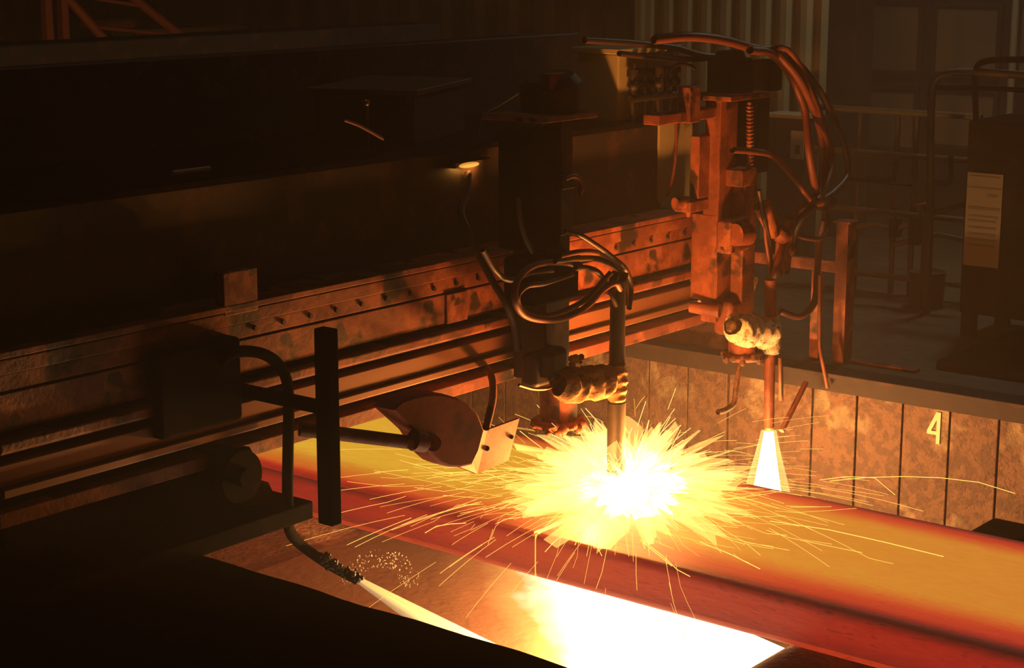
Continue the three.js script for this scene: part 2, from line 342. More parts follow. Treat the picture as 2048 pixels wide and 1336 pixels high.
// ------------------------------------------------------------------ torches
// glass cloth wound and tied round a pipe: folds run round it
function wrap(a, b, r, lumps, s) {
  const n = 30, m = 36, pts = [], idx = [], d = b.clone().sub(a), L = d.length(); d.normalize();
  const u = V(0, 1, 0).cross(d).normalize(), w = d.clone().cross(u), nz = (x, y) => NB[((Math.floor(y * 512) & 511) * 512 + (Math.floor(x * 512) & 511))];
  for (let j = 0; j <= n; j++) for (let i = 0; i <= m; i++) {
    const q = j / n, th = (i % m) / m * Math.PI * 2, endIn = 1 - 0.35 * Math.pow(Math.abs(2 * q - 1), 6);
    const k = r * endIn * (1 + lumps * (nz((i % m) / m * 0.6 + s, q * 0.5 + s) - 0.5) * 1.5 + 0.09 * Math.sin(q * 26 + 2.2 * Math.sin(th + s * 9)));
    const p = a.clone().addScaledVector(d, q * L).addScaledVector(u, Math.cos(th) * k).addScaledVector(w, Math.sin(th) * k - 0.12 * r * Math.sin(q * Math.PI));
    pts.push(p.x, p.y, p.z);
  }
  for (let j = 0; j < n; j++) for (let i = 0; i < m; i++) { const e = j * (m + 1) + i; idx.push(e, e + 1, e + m + 1, e + 1, e + m + 2, e + m + 1); }
  let g = new THREE.BufferGeometry(); g.setAttribute('position', new THREE.Float32BufferAttribute(pts, 3)); g.setIndex(idx);
  g = mergeVertices(g, 1e-5); g.computeVertexNormals(); return g;
}
// spatter frozen on a nozzle
function spatter(c, r, n, size) {
  const out = [];
  for (let i = 0; i < n; i++) { const a = rr(0, Math.PI * 2); const s = size * rr(0.5, 1.2), b = new THREE.IcosahedronGeometry(s, 1); b.scale(1, rr(0.6, 1.3), 1); b.translate(c.x + Math.cos(a) * r, c.y + rr(-0.02, 0.02), c.z + Math.sin(a) * r); out.push(b); }
  return out;
}
const px = (list, z) => list.map(([a, b, c]) => P(a, b, 'z', c ?? z));

// inner torch, cutting
{
  const c = thing('torch_carriage', 'dark sooty torch carriage over the shower of sparks', 'torch carriage');
  part('mast', [bx(0.335, T + 0.62, -0.4, 0.53, T + 1.62, -0.2, 0.012), bx(0.355, T + 0.585, -0.37, 0.51, T + 0.63, -0.22, 0.02)], M.soot, c);
  part('guide_strip', boxZ(-0.185, 1092, 600, 1104, 765, 0.015), M.soot, c);
  part('slide_box', boxZ(-0.13, 1072, 512, 1160, 606, 0.2, 0.02), M.black, c);
  part('drive_box', [boxZ(-0.17, 1062, 262, 1122, 500, 0.2, 0.015)], M.black, c);
  part('deck_plate', boxZ(-0.12, 1085, 230, 1196, 241, 0.36, 0.004), M.rust, c);
  part('bracket', [boxZ(-0.18, 1122, 242, 1146, 470, 0.1, 0.006), boxZ(-0.14, 1124, 350, 1150, 378, 0.06)], M.soot, c);
  const motor = part('motor', [rod(P(1100, 232, 'z', -0.3), P(1100, 168, 'z', -0.3), 0.14, 0.14, 24), rod(P(1100, 168, 'z', -0.3), P(1098, 152, 'z', -0.3), 0.15, 0.12, 24)], M.soot, c);
  part('terminal_box', boxZ(-0.2, 1100, 145, 1130, 180, 0.06, 0.01), M.redRubber, motor);
  part('tie_strap', tube(px([[1035, 395], [1040, 440], [1052, 480], [1065, 505]], -0.15), 0.012, 16, 6), M.signPlate, c);
  // cooling nozzle under the mast
  const n0 = V(0.44, T + 0.62, -0.2);
  part('nozzle', [rod(n0, V(0.44, T + 0.42, -0.2), 0.095, 0.09, 22), ring(V(0.44, T + 0.41, -0.2), V(0, 1, 0), 0.03, 0.125, 0.03)], M.rust, c);
  part('slag_crust', spatter(V(0.44, T + 0.4, -0.2), 0.12, 34, 0.022), M.rustFine, c);
  part('clamp', [boxZ(-0.1, 1072, 702, 1140, 770, 0.1, 0.03), rod(P(1094, 712, 'z', -0.09), P(1094, 752, 'z', -0.09), 0.035, 0.04)], M.soot, c);
  // arm wrapped in glass cloth
  part('cloth_wrap', [wrap(P(1118, 768, 'z', -0.02), P(1216, 764, 'z', 0), 0.082, 0.3, 0.2), wrap(P(1233, 726, 'z', 0), P(1233, 802, 'z', 0), 0.058, 0.2, 0.5)], M.scorched, c).userData.label = 'scorched glass cloth wrapping';
  const bead = []; for (let i = 0; i < 14; i++) bead.push(ball(P(rr(1143, 1168), rr(708, 740), 'z', -0.02), rr(0.009, 0.02), 8, 6));
  part('weld_beads', bead, M.scorched, c);
  part('gas_loop', tube(px([[1038, 770], [1070, 778], [1102, 774], [1128, 752], [1146, 728]], -0.05), 0.008, 20, 6), M.brass, c);
  // the torch itself
  const t = part('torch_tube', [rod(V(0.642, T + 1.1, 0), V(0.642, T + 0.5, 0), 0.036, 0.042), rod(V(0.642, T + 0.5, 0), V(0.645, T + 0.13, 0), 0.045, 0.045, 20)], M.soot, c);
  part('torch_tip', [rod(V(0.645, T + 0.13, 0), V(0.645, T + 0.06, 0), 0.04, 0.022, 18)], M.brass, t);
  part('hose_tail', [tube(px([[1222, 590], [1226, 560], [1232, 545]], 0), 0.02), tube(px([[1240, 605], [1248, 570], [1252, 545]], 0.0), 0.014)], M.rubber, t);
}
const hoseGroup1 = 'hoses looped round the inner torch';
const inner = [
  [[1130, 462], [1157, 469], [1187, 487], [1224, 514], [1254, 544], [1262, 581], [1258, 618]],
  [[1120, 512], [1157, 504], [1194, 506], [1228, 525], [1247, 559], [1252, 611]],
  [[1110, 522], [1157, 517], [1206, 521], [1238, 543], [1243, 580], [1240, 625]],
  [[1150, 536], [1175, 536], [1198, 546], [1213, 570], [1224, 590], [1234, 612]],
  [[1161, 530], [1110, 524], [1060, 535], [1033, 566], [1030, 600], [1046, 628], [1093, 640], [1134, 634], [1176, 611], [1209, 577], [1232, 566], [1240, 580]],
  [[1145, 548], [1090, 566], [1050, 574], [1035, 592], [1042, 618], [1090, 632], [1142, 616], [1180, 592], [1208, 560], [1222, 545]],
  [[936, 346], [934, 385], [922, 425], [936, 462], [956, 506], [985, 562], [1012, 607], [1028, 650], [1036, 700]],
  [[1130, 357], [1146, 352], [1160, 360], [1163, 374], [1158, 388]],
  [[965, 500], [990, 540], [1020, 560], [1060, 545], [1105, 540]],
];
inner.forEach((l, i) => single('gas_hose', tube(l.map(([a, b], k) => P(a, b, 'z', i === 6 ? Math.min(-0.24, -0.6 + 0.06 * k) : i === 7 ? -0.12 : 0.0 + 0.03 * Math.sin(k + i))), i === 6 ? 0.018 : i === 4 ? 0.016 : 0.0135, 60), i % 3 === 1 ? M.redRubber : M.rubber, [
  'black hose arching highest from the dark mast to the inner torch', 'reddish hose arching just under the topmost black one at the inner torch', 'black hose curving third from the top into the inner torch',
  'short black hose curving lowest from the mast into the inner torch', 'thick oval hose loop hanging round the dark inner mast', 'thinner oval hose loop inside the thick loop on the inner mast',
  'thick black cable sloping down beside the dark inner mast', 'small hose hook on the mast bracket above the oval loops', 'short black hose crossing behind the oval loops'][i], 'hose', hoseGroup1));

// outer torch, waiting beyond the strand's edge
{
  const c = thing('torch_carriage', 'rust red torch carriage at the gantry end, torch lit over the slab edge', 'torch carriage');
  part('mast', [boxZ(-0.24, 1436, 198, 1472, 640, 0.1, 0.012)], M.rust, c);
  part('mast_flange', [boxZ(-0.25, 1430, 430, 1446, 600, 0.155, 0.006)], M.rust, c);
  part('slide', [boxZ(-0.16, 1486, 345, 1512, 640, 0.08, 0.012), boxZ(-0.14, 1484, 338, 1514, 372, 0.12, 0.008)], M.rust, c);
  part('slide_shoe', [boxZ(-0.12, 1462, 438, 1502, 505, 0.1, 0.02), rod(P(1470, 470, 'z', -0.1), P(1496, 468, 'z', -0.08), 0.06, 0.06, 20)], M.rustFine, c);
  part('spindle', [rod(P(1500, 205, 'z', -0.16), P(1498, 345, 'z', -0.16), 0.014), ...Array.from({ length: 16 }, (_, i) => ring(P(1500, 214 + i * 7.6, 'z', -0.16), V(0, 1, 0), 0.01, 0.021, 0.009, 12))], M.rust, c);
  part('back_frame', [boxZ(-0.3, 1512, 195, 1538, 345, 0.1), boxZ(-0.3, 1476, 200, 1492, 345, 0.06)], M.black, c);
  part('top_plate', boxZ(-0.1, 1462, 189, 1540, 199, 0.3, 0.004), M.rust, c);
  const motor = part('motor', [rod(P(1460, 190, 'z', -0.28), P(1460, 118, 'z', -0.28), 0.125, 0.12, 24), rod(P(1460, 118, 'z', -0.28), P(1460, 102, 'z', -0.28), 0.09, 0.07, 24)], M.black, c);
  part('terminal_box', boxZ(-0.2, 1540, 120, 1566, 182, 0.14, 0.01), M.black, motor);
  part('bracket', [boxZ(-0.24, 1380, 172, 1402, 246, 0.08, 0.01), boxZ(-0.26, 1318, 222, 1436, 244, 0.1, 0.008), boxZ(-0.3, 1398, 270, 1430, 395, 0.06, 0.008)], M.rust, c);
  part('carriage_roller', [rod(P(1350, 408, 'z', -0.37), P(1376, 405, 'z', -0.34), 0.035, 0.035, 18), rod(P(1376, 418, 'z', -0.34), P(1378, 432, 'z', -0.34), 0.018), boxZ(-0.3, 1380, 400, 1424, 422, 0.1, 0.006)], M.rustFine, c);
  part('lower_bracket', [boxZ(-0.16, 1462, 600, 1500, 668, 0.12, 0.03), rod(P(1380, 614, 'z', -0.36), P(1440, 622, 'z', -0.2), 0.03, 0.04)], M.rust, c);
  part('lamp_glass', ball(P(1400, 603, 'z', -0.38), 0.014, 12, 8), M.paper, c);
  // cooling nozzle with slag crust
  const n = P(1484, 668, 'z', -0.1), q = P(1484, 712, 'z', -0.1);
  part('nozzle', [rod(n, q, 0.075, 0.07, 20), ring(q, V(0, 1, 0), 0.02, 0.105, 0.03)], M.rust, c);
  part('slag_crust', [...spatter(q, 0.1, 30, 0.02), ball(P(1463, 652, 'z', -0.06), 0.03), ball(P(1460, 660, 'z', -0.06), 0.024)], M.lime, c);
  part('slag_drip', tube(px([[1482, 724], [1476, 750], [1472, 780], [1468, 806], [1446, 822], [1436, 824]], -0.1), 0.016, 24, 7), M.lime, c);
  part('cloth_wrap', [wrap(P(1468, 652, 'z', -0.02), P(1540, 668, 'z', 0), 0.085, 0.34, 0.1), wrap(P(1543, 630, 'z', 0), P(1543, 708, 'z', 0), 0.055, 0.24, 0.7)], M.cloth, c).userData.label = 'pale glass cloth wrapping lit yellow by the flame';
  const t = part('torch_tube', [rod(V(2.07, T + 0.9, 0), V(2.08, T + 0.7, 0), 0.032, 0.032), rod(V(2.085, T + 0.52, 0), V(2.1, T + 0.07, 0), 0.03, 0.028)], M.rust, c);
  part('torch_tip', rod(V(2.1, T + 0.07, 0), V(2.1, T + 0.045, 0), 0.026, 0.016), M.brass, t);
  part('guide_rod', [rod(P(1561, 715, 'z', -0.04), P(1562, 800, 'z', -0.04), 0.014), rod(P(1612, 765, 'z', 0.02), P(1563, 862, 'z', 0.02), 0.016)], M.rust, c);
}
const hoseGroup2 = 'hoses arching over the outer torch';
const outer = [
  [[1307, 79], [1375, 73], [1444, 80], [1496, 94], [1540, 104], [1582, 118], [1616, 178], [1637, 233], [1651, 298], [1646, 350], [1637, 401]],
  [[1500, 100], [1544, 109], [1582, 154], [1609, 219], [1618, 302], [1629, 367], [1637, 403]],
  [[1520, 98], [1560, 102], [1599, 130], [1637, 178], [1665, 233], [1689, 288], [1696, 343], [1668, 384], [1640, 403]],
  [[1552, 104], [1590, 146], [1622, 205], [1640, 262], [1644, 320], [1640, 380], [1634, 402]],
  [[1644, 405], [1612, 412], [1589, 428], [1572, 460], [1563, 498], [1552, 540], [1544, 562]],
  [[1640, 404], [1653, 430], [1655, 455], [1640, 477], [1612, 476], [1590, 470]],
  [[1650, 408], [1624, 416], [1600, 440], [1588, 470], [1578, 505], [1572, 545]],
  [[1465, 300], [1506, 303], [1548, 314], [1582, 350], [1610, 386], [1622, 402]],
  [[1648, 440], [1640, 475], [1634, 550], [1628, 606], [1598, 633], [1560, 622]],
  [[1538, 100], [1570, 96], [1604, 140], [1630, 200], [1652, 262], [1664, 318], [1652, 372], [1640, 402]],
  [[1518, 380], [1526, 430], [1536, 470], [1541, 520], [1543, 560]],
  [[1530, 440], [1532, 480], [1538, 520], [1541, 560]],
  [[1540, 410], [1554, 440], [1556, 490], [1550, 530], [1546, 562]],
  [[1590, 420], [1582, 470], [1576, 520], [1560, 548]],
];
outer.forEach((l, i) => single('gas_hose', tube(l.map(([a, b], k) => P(a, b, 'z', -0.08 + 0.05 * Math.sin(k * 1.3 + i * 2) * (i > 8 && i < 14 && i !== 9 ? 0.3 : 1))), [0.024, 0.022, 0.02, 0.022, 0.022, 0.014, 0.02, 0.017, 0.02, 0.018, 0.013, 0.011, 0.014, 0.018][i], 64), i % 4 === 2 ? M.rubber : M.redRubber, [
  'thick reddish hose coming along the gantry top and arching over to the clip', 'reddish hose on the inside of the arch over the outer torch', 'black hose bulging widest outside the arch beside the outer torch',
  'reddish hose in the middle of the arch over the outer torch', 'thick reddish hose curving from the hose clip down to the torch top', 'small hose loop hanging just under the hose clip', 'black hose curving from the clip to the gas fittings',
  'reddish hose reaching from the spindle across to the hose clip', 'long reddish hose drooping in a U beside the torch tube', 'slim reddish hose in the outside of the arch, within the widest black one', ...Array(4).fill('thin hose running straight down into the outer torch top')][i], 'hose', hoseGroup2));
single('hose_clip', [rod(P(1618, 404, 'z', -0.08), P(1660, 404, 'z', -0.08), 0.045, 0.04, 16), rod(P(1640, 392, 'z', -0.08), P(1638, 420, 'z', -0.08), 0.06, 0.05, 16)], M.rubber, 'dark clip gathering the hoses beside the outer torch', 'hose clip');
single('fitting_cluster', [ball(P(1563, 470, 'z', -0.06), 0.05), ball(P(1575, 498, 'z', -0.06), 0.045), rod(P(1580, 440, 'z', -0.06), P(1566, 540, 'z', -0.06), 0.035, 0.03), rod(P(1524, 410, 'z', -0.1), P(1548, 470, 'z', -0.08), 0.05, 0.035)], M.rust, 'rusty gas fittings where the hoses meet the outer torch', 'fittings');
const overhead = [
  [[[1169, 80], [1240, 84], [1307, 90], [1351, 96], [1400, 110], [1444, 114]], 0.018],
  [[[1238, 107], [1290, 113], [1341, 117], [1400, 118], [1448, 112]], 0.015],
  [[[1338, 142], [1348, 132], [1362, 128], [1378, 130], [1390, 138]], 0.01],
];
overhead.forEach(([l, r], i) => single('supply_hose', tube(l.map(([a, b]) => P(a, b, 'z', -0.45)), r), M.rubber, ['black supply hose running along the gantry top under the reddish one', 'black supply hose crossing before the cream switch cabinet', 'tiny black hose hoop above the valve bank'][i], 'hose', 'supply hoses on the gantry top'));
single('end_plate_cable', tube(px([[1352, 240], [1352, 300], [1346, 350], [1334, 392]], -0.52), 0.009, 24, 6), M.redRubber, 'thin red cable hanging before the cream end plate', 'cable');

// ------------------------------------------------------------------ the fire of the cut
function lumpy(r, k, s, seg = 28) {
  const g = new THREE.SphereGeometry(r, seg, seg * 0.7 | 0), p = g.attributes.position, v = V();
  for (let i = 0; i < p.count; i++) { v.fromBufferAttribute(p, i); const n = v.clone().normalize(); v.multiplyScalar(1 + k * (Math.sin(n.x * 5 + s) * Math.sin(n.y * 6 + s * 2) + Math.sin(n.z * 7 + s * 3) * 0.6)); p.setXYZ(i, v.x, v.y, v.z); }
  g.computeVertexNormals(); return g;
}
{
  const fire = thing('cutting_fire', 'white hot fireball where the inner torch burns the slab', 'fire');
  const along = (g, c) => { g.rotateY(Math.PI / 4.5); g.translate(c.x, c.y, c.z); return g; };
  const core = lumpy(0.1, 0.08, 1); core.scale(2.3, 0.75, 1.1); part('fire_core', along(core, V(0.69, T + 0.08, 0.04)), glow('fire_core', [1, 0.86, 0.5], 7), fire);
// ragged tongues of flame thrown out low round the core
  const ragged = (r, k, n) => { const g = mergeVertices(new THREE.SphereGeometry(r, n, n / 2).deleteAttribute('uv').deleteAttribute('normal'), 1e-4), p = g.attributes.position, v = V(); for (let i = 0; i < p.count; i++) { v.fromBufferAttribute(p, i).multiplyScalar(0.8 + k * Math.pow(rnd(), 3)); p.setXYZ(i, v.x, v.y, v.z); } g.computeVertexNormals(); return g; };
  const mid = ragged(0.17, 0.8, 56); mid.scale(1.75, 0.6, 1.15); part('flame_tongues', along(mid, V(0.72, T + 0.07, 0.05)), glow('flame_white', [1, 0.84, 0.46], 5, 0.3), fire);
  const out = ragged(0.27, 1.3, 64); out.scale(1.8, 0.5, 1.2); part('flame_tongues', along(out, V(0.72, T + 0.08, 0.04)), glow('flame_yellow', [1, 0.66, 0.15], 3.4, 0.11), fire);
}
// sparks: thrown low over the plate in every direction
{
  const list = [], hotter = [];
  const streak = (pts, r) => {
    const g = new THREE.TubeGeometry(new THREE.CatmullRomCurve3(pts), pts.length - 1, r, 3, false);
    return g;
  };
  for (let i = 0; i < 1900; i++) {
    const far = i > 1350, az = rr(0, Math.PI * 2), el = far ? rr(0.0, 0.3) : Math.pow(rnd(), 1.5) * 1.1, v = far ? rr(2.4, 7) : rr(1.5, 5.5), t0 = far ? rr(0.04, 0.2) : 0.004 + 0.085 * rnd() * rnd(), t1 = t0 + (far ? rr(0.02, 0.09) : rr(0.012, 0.05));
    const o = V(CUT.x + rr(-0.12, 0.22), T + rr(0.02, 0.1), rr(-0.08, 0.1)), d = V(Math.cos(az) * Math.cos(el), Math.sin(el), Math.sin(az) * Math.cos(el));
    const at = (t) => { const p = o.clone().addScaledVector(d, v * t); p.y -= 4.9 * t * t; if (p.x > -0.02 && p.x < 1.35 && p.y < T + 0.006) p.y = T + 0.006 + 0.35 * (T + 0.006 - p.y); return p; };
    const pts = [0, 1, 2, 3, 4].map((k) => at(t0 + (t1 - t0) * k / 4));
    if (pts[4].x > 2.6 || pts[4].x < -1.2) continue;
    (far ? list : hotter).push(streak(pts, far ? rr(0.0005, 0.0011) : rr(0.0006, 0.0016)));
  }
  // the long ones that stand out in the photograph
  const longs = [
    [[1660, 962, 1.6], [1720, 956, 1.7], [1790, 953, 1.8], [1870, 955, 1.9], [1950, 963, 2.0], [2030, 987, 2.1]],
    [[1640, 960, 1.5], [1720, 952, 1.55], [1760, 960, 1.6], [1790, 990, 1.65]],
    [[848, 1020, 0.05], [900, 1014, 0.1], [960, 1008, 0.15]],
    [[850, 1066, -0.06], [868, 1054, -0.06], [900, 1048, -0.05], [932, 1046, -0.04]],
    [[1090, 1104, -0.1], [1106, 1086, -0.05], [1128, 1068, 0]],
    [[1150, 1090, -0.08], [1156, 1074, -0.03], [1166, 1058, 0.02]],
    [[1204, 1112, -0.1], [1194, 1092, -0.06], [1196, 1072, 0]],
    [[1300, 1092, 0.0], [1340, 1124, -0.04], [1366, 1150, -0.08], [1380, 1153, -0.1]],
    [[1540, 1042, 0.55], [1640, 1056, 0.55], [1760, 1082, 0.5], [1887, 1113, 0.45]],
    [[1400, 1084, 0.2], [1460, 1108, 0.16], [1520, 1138, 0.12]],
    [[1280, 1080, 0.1], [1310, 1104, 0.05], [1344, 1132, 0.0]],
    [[1040, 862, 0.1], [1060, 878, 0.2], [1084, 896, 0.3]],
  ];
  for (const l of longs) list.push(streak(l.map(([a, b, x]) => P(a, b, 'x', x)), 0.0018));
  const near = single('sparks', hotter, glow('spark_bright', [1, 0.66, 0.18], 3.2), 'dense bright sparks bursting around the cut', 'sparks');
  const fly = single('sparks', list, glow('spark', [1, 0.5, 0.09], 2.2), 'long thin sparks flying over the slab and shield wall', 'sparks');
  near.userData.kind = fly.userData.kind = 'stuff';
}
// the lit outer torch
{
  const f = thing('torch_flame', 'white cone of flame under the outer torch', 'flame');
  const prof = (k) => [[0.001, 0], [0.03 * k, -0.004], [0.036 * k, -0.05], [0.05 * k, -0.14], [0.072 * k, -0.26], [0.09 * k, -0.36], [0.06 * k, -0.41], [0.001, -0.43]].map((q) => new THREE.Vector2(...q));
  const a = new THREE.LatheGeometry(prof(0.9), 28); a.translate(2.1, T + 0.046, 0); part('flame_core', a, glow('flame_white', [1, 0.88, 0.62], 6), f);
  const b = new THREE.LatheGeometry(prof(1.45), 28); b.translate(2.1, T + 0.05, 0); part('flame_edge', b, glow('flame_yellow', [1, 0.72, 0.2], 1.3, 0.3), f);
}
// steel running out under the cut
{
  const m = new THREE.LatheGeometry([[0.001, 0], [0.03, -0.01], [0.035, -0.12], [0.05, -0.26], [0.07, -0.4], [0.001, -0.42]].map((q) => new THREE.Vector2(...q)), 20); m.translate(0.66, T - 0.24, 0);
  single('molten_stream', m, glow('molten_steel', [1, 0.84, 0.45], 7), 'white molten stream falling under the slab', 'molten steel');
}

// liquid slag running down the chute
{
  const chuteY = (z) => 0.62 - 0.56 * (z + 2.9) / 3.85 + 0.004;
  const onChute = (a, b) => { let y = 0.2 - T, p; for (let i = 0; i < 12; i++) { p = P(a, b, 'y', y); y = chuteY(p.z) - T; } return p; };
  // its front towards -z, read off the photograph; behind it the slag has chilled to a dark crust
  const front = [[1030, 1120], [1062, 1170], [1068, 1215], [1074, 1260], [1092, 1300], [1130, 1355]].map(([a, b]) => onChute(a, b)).sort((p, q) => p.x - q.x);
  const zf = (x) => { for (let i = 1; i < front.length; i++) if (x <= front[i].x || i === front.length - 1) { const [p, q] = [front[i - 1], front[i]]; return p.z + (q.z - p.z) * Math.max(0, (x - p.x) / (q.x - p.x)); } };
  const x0 = -1.5, x1 = 1.58, z0 = -1.9, z1 = 0.93, S = 512, white = [1, 0.86, 0.52];
  const em = texture(S, (i, x, y) => {
    const X = x0 + (x + 0.5) / S * (x1 - x0), Z = z0 + (y + 0.5) / S * (z1 - z0), h = Z - zf(X) + 0.22 * (NA[i] - 0.5) + 0.1 * (NB[i] - 0.5) + 0.05 * (NC[i] - 0.5);
    return h < -0.7 ? [0, 0, 0] : h < -0.3 ? mixc([0, 0, 0], [0.1, 0.022, 0.004], (h + 0.7) / 0.4) : h < -0.05 ? mixc([0.1, 0.022, 0.004], [0.32, 0.15, 0.03], (h + 0.3) / 0.25) : h < 0.2 ? mixc([0.32, 0.15, 0.03], white, (h + 0.05) / 0.25) : white;
  });
  em.wrapS = em.wrapT = THREE.ClampToEdgeWrapping;
  const pos = [], uv = [], idx = [], n = 24;
  for (let j = 0; j <= n; j++) for (let i = 0; i <= n; i++) { const u = i / n, v = j / n, z = z0 + v * (z1 - z0); pos.push(x0 + u * (x1 - x0), chuteY(z) + 0.006 + 0.012 * NA[((j * 20) % 512) * 512 + ((i * 20) % 512)], z); uv.push(u, v); }
  for (let j = 0; j < n; j++) for (let i = 0; i < n; i++) { const a = j * (n + 1) + i; idx.push(a, a + n + 1, a + 1, a + 1, a + n + 1, a + n + 2); }
  const g = new THREE.BufferGeometry(); g.setAttribute('position', new THREE.Float32BufferAttribute(pos, 3)); g.setAttribute('uv', new THREE.Float32BufferAttribute(uv, 2)); g.setIndex(idx); g.computeVertexNormals();
  const slag = new THREE.Mesh(g, std({ name: 'molten_slag', color: new THREE.Color(0.13, 0.06, 0.035), roughness: 0.5, emissive: new THREE.Color(1, 1, 1), emissiveIntensity: 2.4, emissiveMap: em, bumpMap: rep(bumpT, 3), bumpScale: 0.004 }));
  slag.name = 'molten_slag'; slag.castShadow = slag.receiveShadow = true; slag.userData = { label: 'white glaring molten slag spread over the chute under the slab', category: 'molten slag' }; scene.add(slag); pending.push(slag);
}

// ------------------------------------------------------------------ things hung under the gantry, and the water nozzle
{
  const s = thing('wheel_guard', 'dark red round guard with flat tail plate hung over the slab', 'guard');
  const z = 0.1, q = [[786, 819], [800, 806], [824, 797], [855, 791], [884, 792], [912, 800], [934, 813], [950, 830], [962, 862], [952, 900], [940, 925], [918, 930], [899, 929], [880, 922], [866, 910], [855, 897], [846, 880], [835, 863]];
  const pts = q.map(([a, b]) => P(a, b, 'z', z)), sh = new THREE.Shape(pts.map((p) => new THREE.Vector2(p.x, p.y)));
  const g = new THREE.ExtrudeGeometry(sh, { depth: 0.09, bevelEnabled: true, bevelSize: 0.01, bevelThickness: 0.012, bevelSegments: 2 }); g.translate(0, 0, z - 0.09);
  part('guard_disc', g, M.guard, s);
  // tail: a shallow box with a flat tilted plate on its end
  const A = P(975, 860, 'z', -0.03), B = P(1039, 837, 'z', -0.03), C = P(1017, 921, 'z', -0.06), D = P(955, 948, 'z', -0.06);
  const quad = (a, b, c, d, th) => { const n = b.clone().sub(a).cross(d.clone().sub(a)).normalize().multiplyScalar(-th), v = [a, b, c, d, ...[a, b, c, d].map((p) => p.clone().sub(n))];
    const gg = new THREE.BufferGeometry(); gg.setAttribute('position', new THREE.Float32BufferAttribute(v.flatMap((p) => [p.x, p.y, p.z]), 3));
    gg.setIndex([0, 3, 2, 0, 2, 1, 4, 5, 6, 4, 6, 7, 0, 1, 5, 0, 5, 4, 1, 2, 6, 1, 6, 5, 2, 3, 7, 2, 7, 6, 3, 0, 4, 3, 4, 7]); const o = gg.toNonIndexed(); o.computeVertexNormals(); return o; };
  const tp = part('tail_plate', quad(A, B, C, D, 0.012), M.rustFine, s);
  part('bolt_hole', rod(P(975, 897, 'z', -0.05), P(974, 897, 'z', -0.038), 0.012, 0.012, 8), M.ink, tp); part('bolt_hole', rod(P(1024, 874, 'z', -0.045), P(1023, 874, 'z', -0.035), 0.01, 0.01, 8), M.ink, tp);
  const E = P(908, 838, 'z', 0.04), Fq = P(905, 928, 'z', 0.04);
  part('tail_side', quad(E, A, D, Fq, 0.02), M.guard, s);
  part('hanger', tube([P(975, 738, 'z', -0.43), P(984, 756, 'z', -0.3), P(986, 790, 'z', -0.1), P(982, 815, 'z', 0.04), P(972, 856, 'z', 0.09)], 0.018, 24), M.rust, s);
  part('stay_rod', rod(P(600, 858, 'z', -0.15), P(838, 887, 'z', 0.12), 0.03, 0.028), M.rust, s);
  part('clamp', [rod(P(826, 880, 'z', 0.12), P(848, 884, 'z', 0.13), 0.045, 0.045, 14), boxZ(0.14, 826, 876, 842, 899, 0.05, 0.008)], M.rustFine, s);
  part('pivot', rod(P(862, 884, 'z', 0.08), P(866, 886, 'z', 0.15), 0.04, 0.035, 18), M.rustFine, s);
}
{
  const h = thing('hanging_post', 'black square post hanging in front of the gantry rail', 'post');
  const pg = boxZ(0.12, 660, 658, 681, 1053, 0.08, 0.008); part('post_tube', pg, M.black, h); pg.computeBoundingBox(); const pb = pg.boundingBox;
  for (const [a, b, z] of [[0.873, 0.925, -0.42]]) part('post_bracket', bx(pb.min.x + 0.01, T + a, z, pb.max.x - 0.01, T + b, 0.05, 0.006), M.black, h);
}
{
  const n = thing('water_nozzle', 'crusted black bent pipe with a water nozzle end', 'water pipe');
  const deck = P(576, 1030, 'y', 0.33), z0 = deck.z, p = [[440, 720], [475, 704], [520, 706], [552, 724], [572, 756], [577, 800], [576, 900], [575, 980]].map(([a, b]) => P(a, b, 'z', z0));
  const end = P(716, 1160, 'y', -0.05), bend = P(600, 1088, 'y', 0.12);
  part('pipe', tube([...p, deck, P(580, 1062, 'y', 0.22), bend, P(650, 1124, 'y', 0.03), end], 0.024, 90, 10), M.black, n);
  const crust = []; for (let i = 0; i < 90; i++) { const t = rr(0.35, 1), c = bend.clone().lerp(end, t), s = new THREE.IcosahedronGeometry(rr(0.006, 0.014), 0); s.translate(c.x + rr(-0.022, 0.022), c.y + rr(-0.018, 0.026), c.z + rr(-0.022, 0.022)); crust.push(s); }
  part('slag_crust', crust, M.soot, n);
  const hit = P(925, 1290, 'y', -0.62), dir = hit.clone().sub(end);
  const jet = []; for (let i = 0; i < 5; i++) { const o = V(rr(-1, 1), rr(-1, 1), rr(-1, 1)); const a = end.clone().addScaledVector(o, 0.004), b = end.clone().addScaledVector(dir, rr(1.3, 1.36)).addScaledVector(o, 0.04); jet.push(rod(a, b, 0.012, 0.06, 12)); }
  single('water_jet', jet, M.water, 'pale jet of water shooting from the crusted nozzle', 'water');
  // fan of drops thrown back from where it strikes
  const drops = [];
  for (let i = 0; i < 190; i++) { const a = rr(0.02, 1), r = rr(0.5, 1.0), c = P(770 + Math.cos(a * Math.PI) * -80 * r - 8, 1172 - Math.sin(Math.max(0, a) * Math.PI) * 74 * r + rr(-4, 4), 'y', -0.32 + rr(-0.04, 0.04)); const g = new THREE.IcosahedronGeometry(rr(0.0014, 0.0038), 0); g.scale(1, rr(0.8, 2.4), 1); g.rotateX(rr(0, 3)); g.translate(c.x, c.y, c.z); drops.push(g); }
  const d = single('water_drops', drops, M.drop, 'arching spray of glinting water drops beside the nozzle', 'water'); d.userData.kind = 'stuff';
}
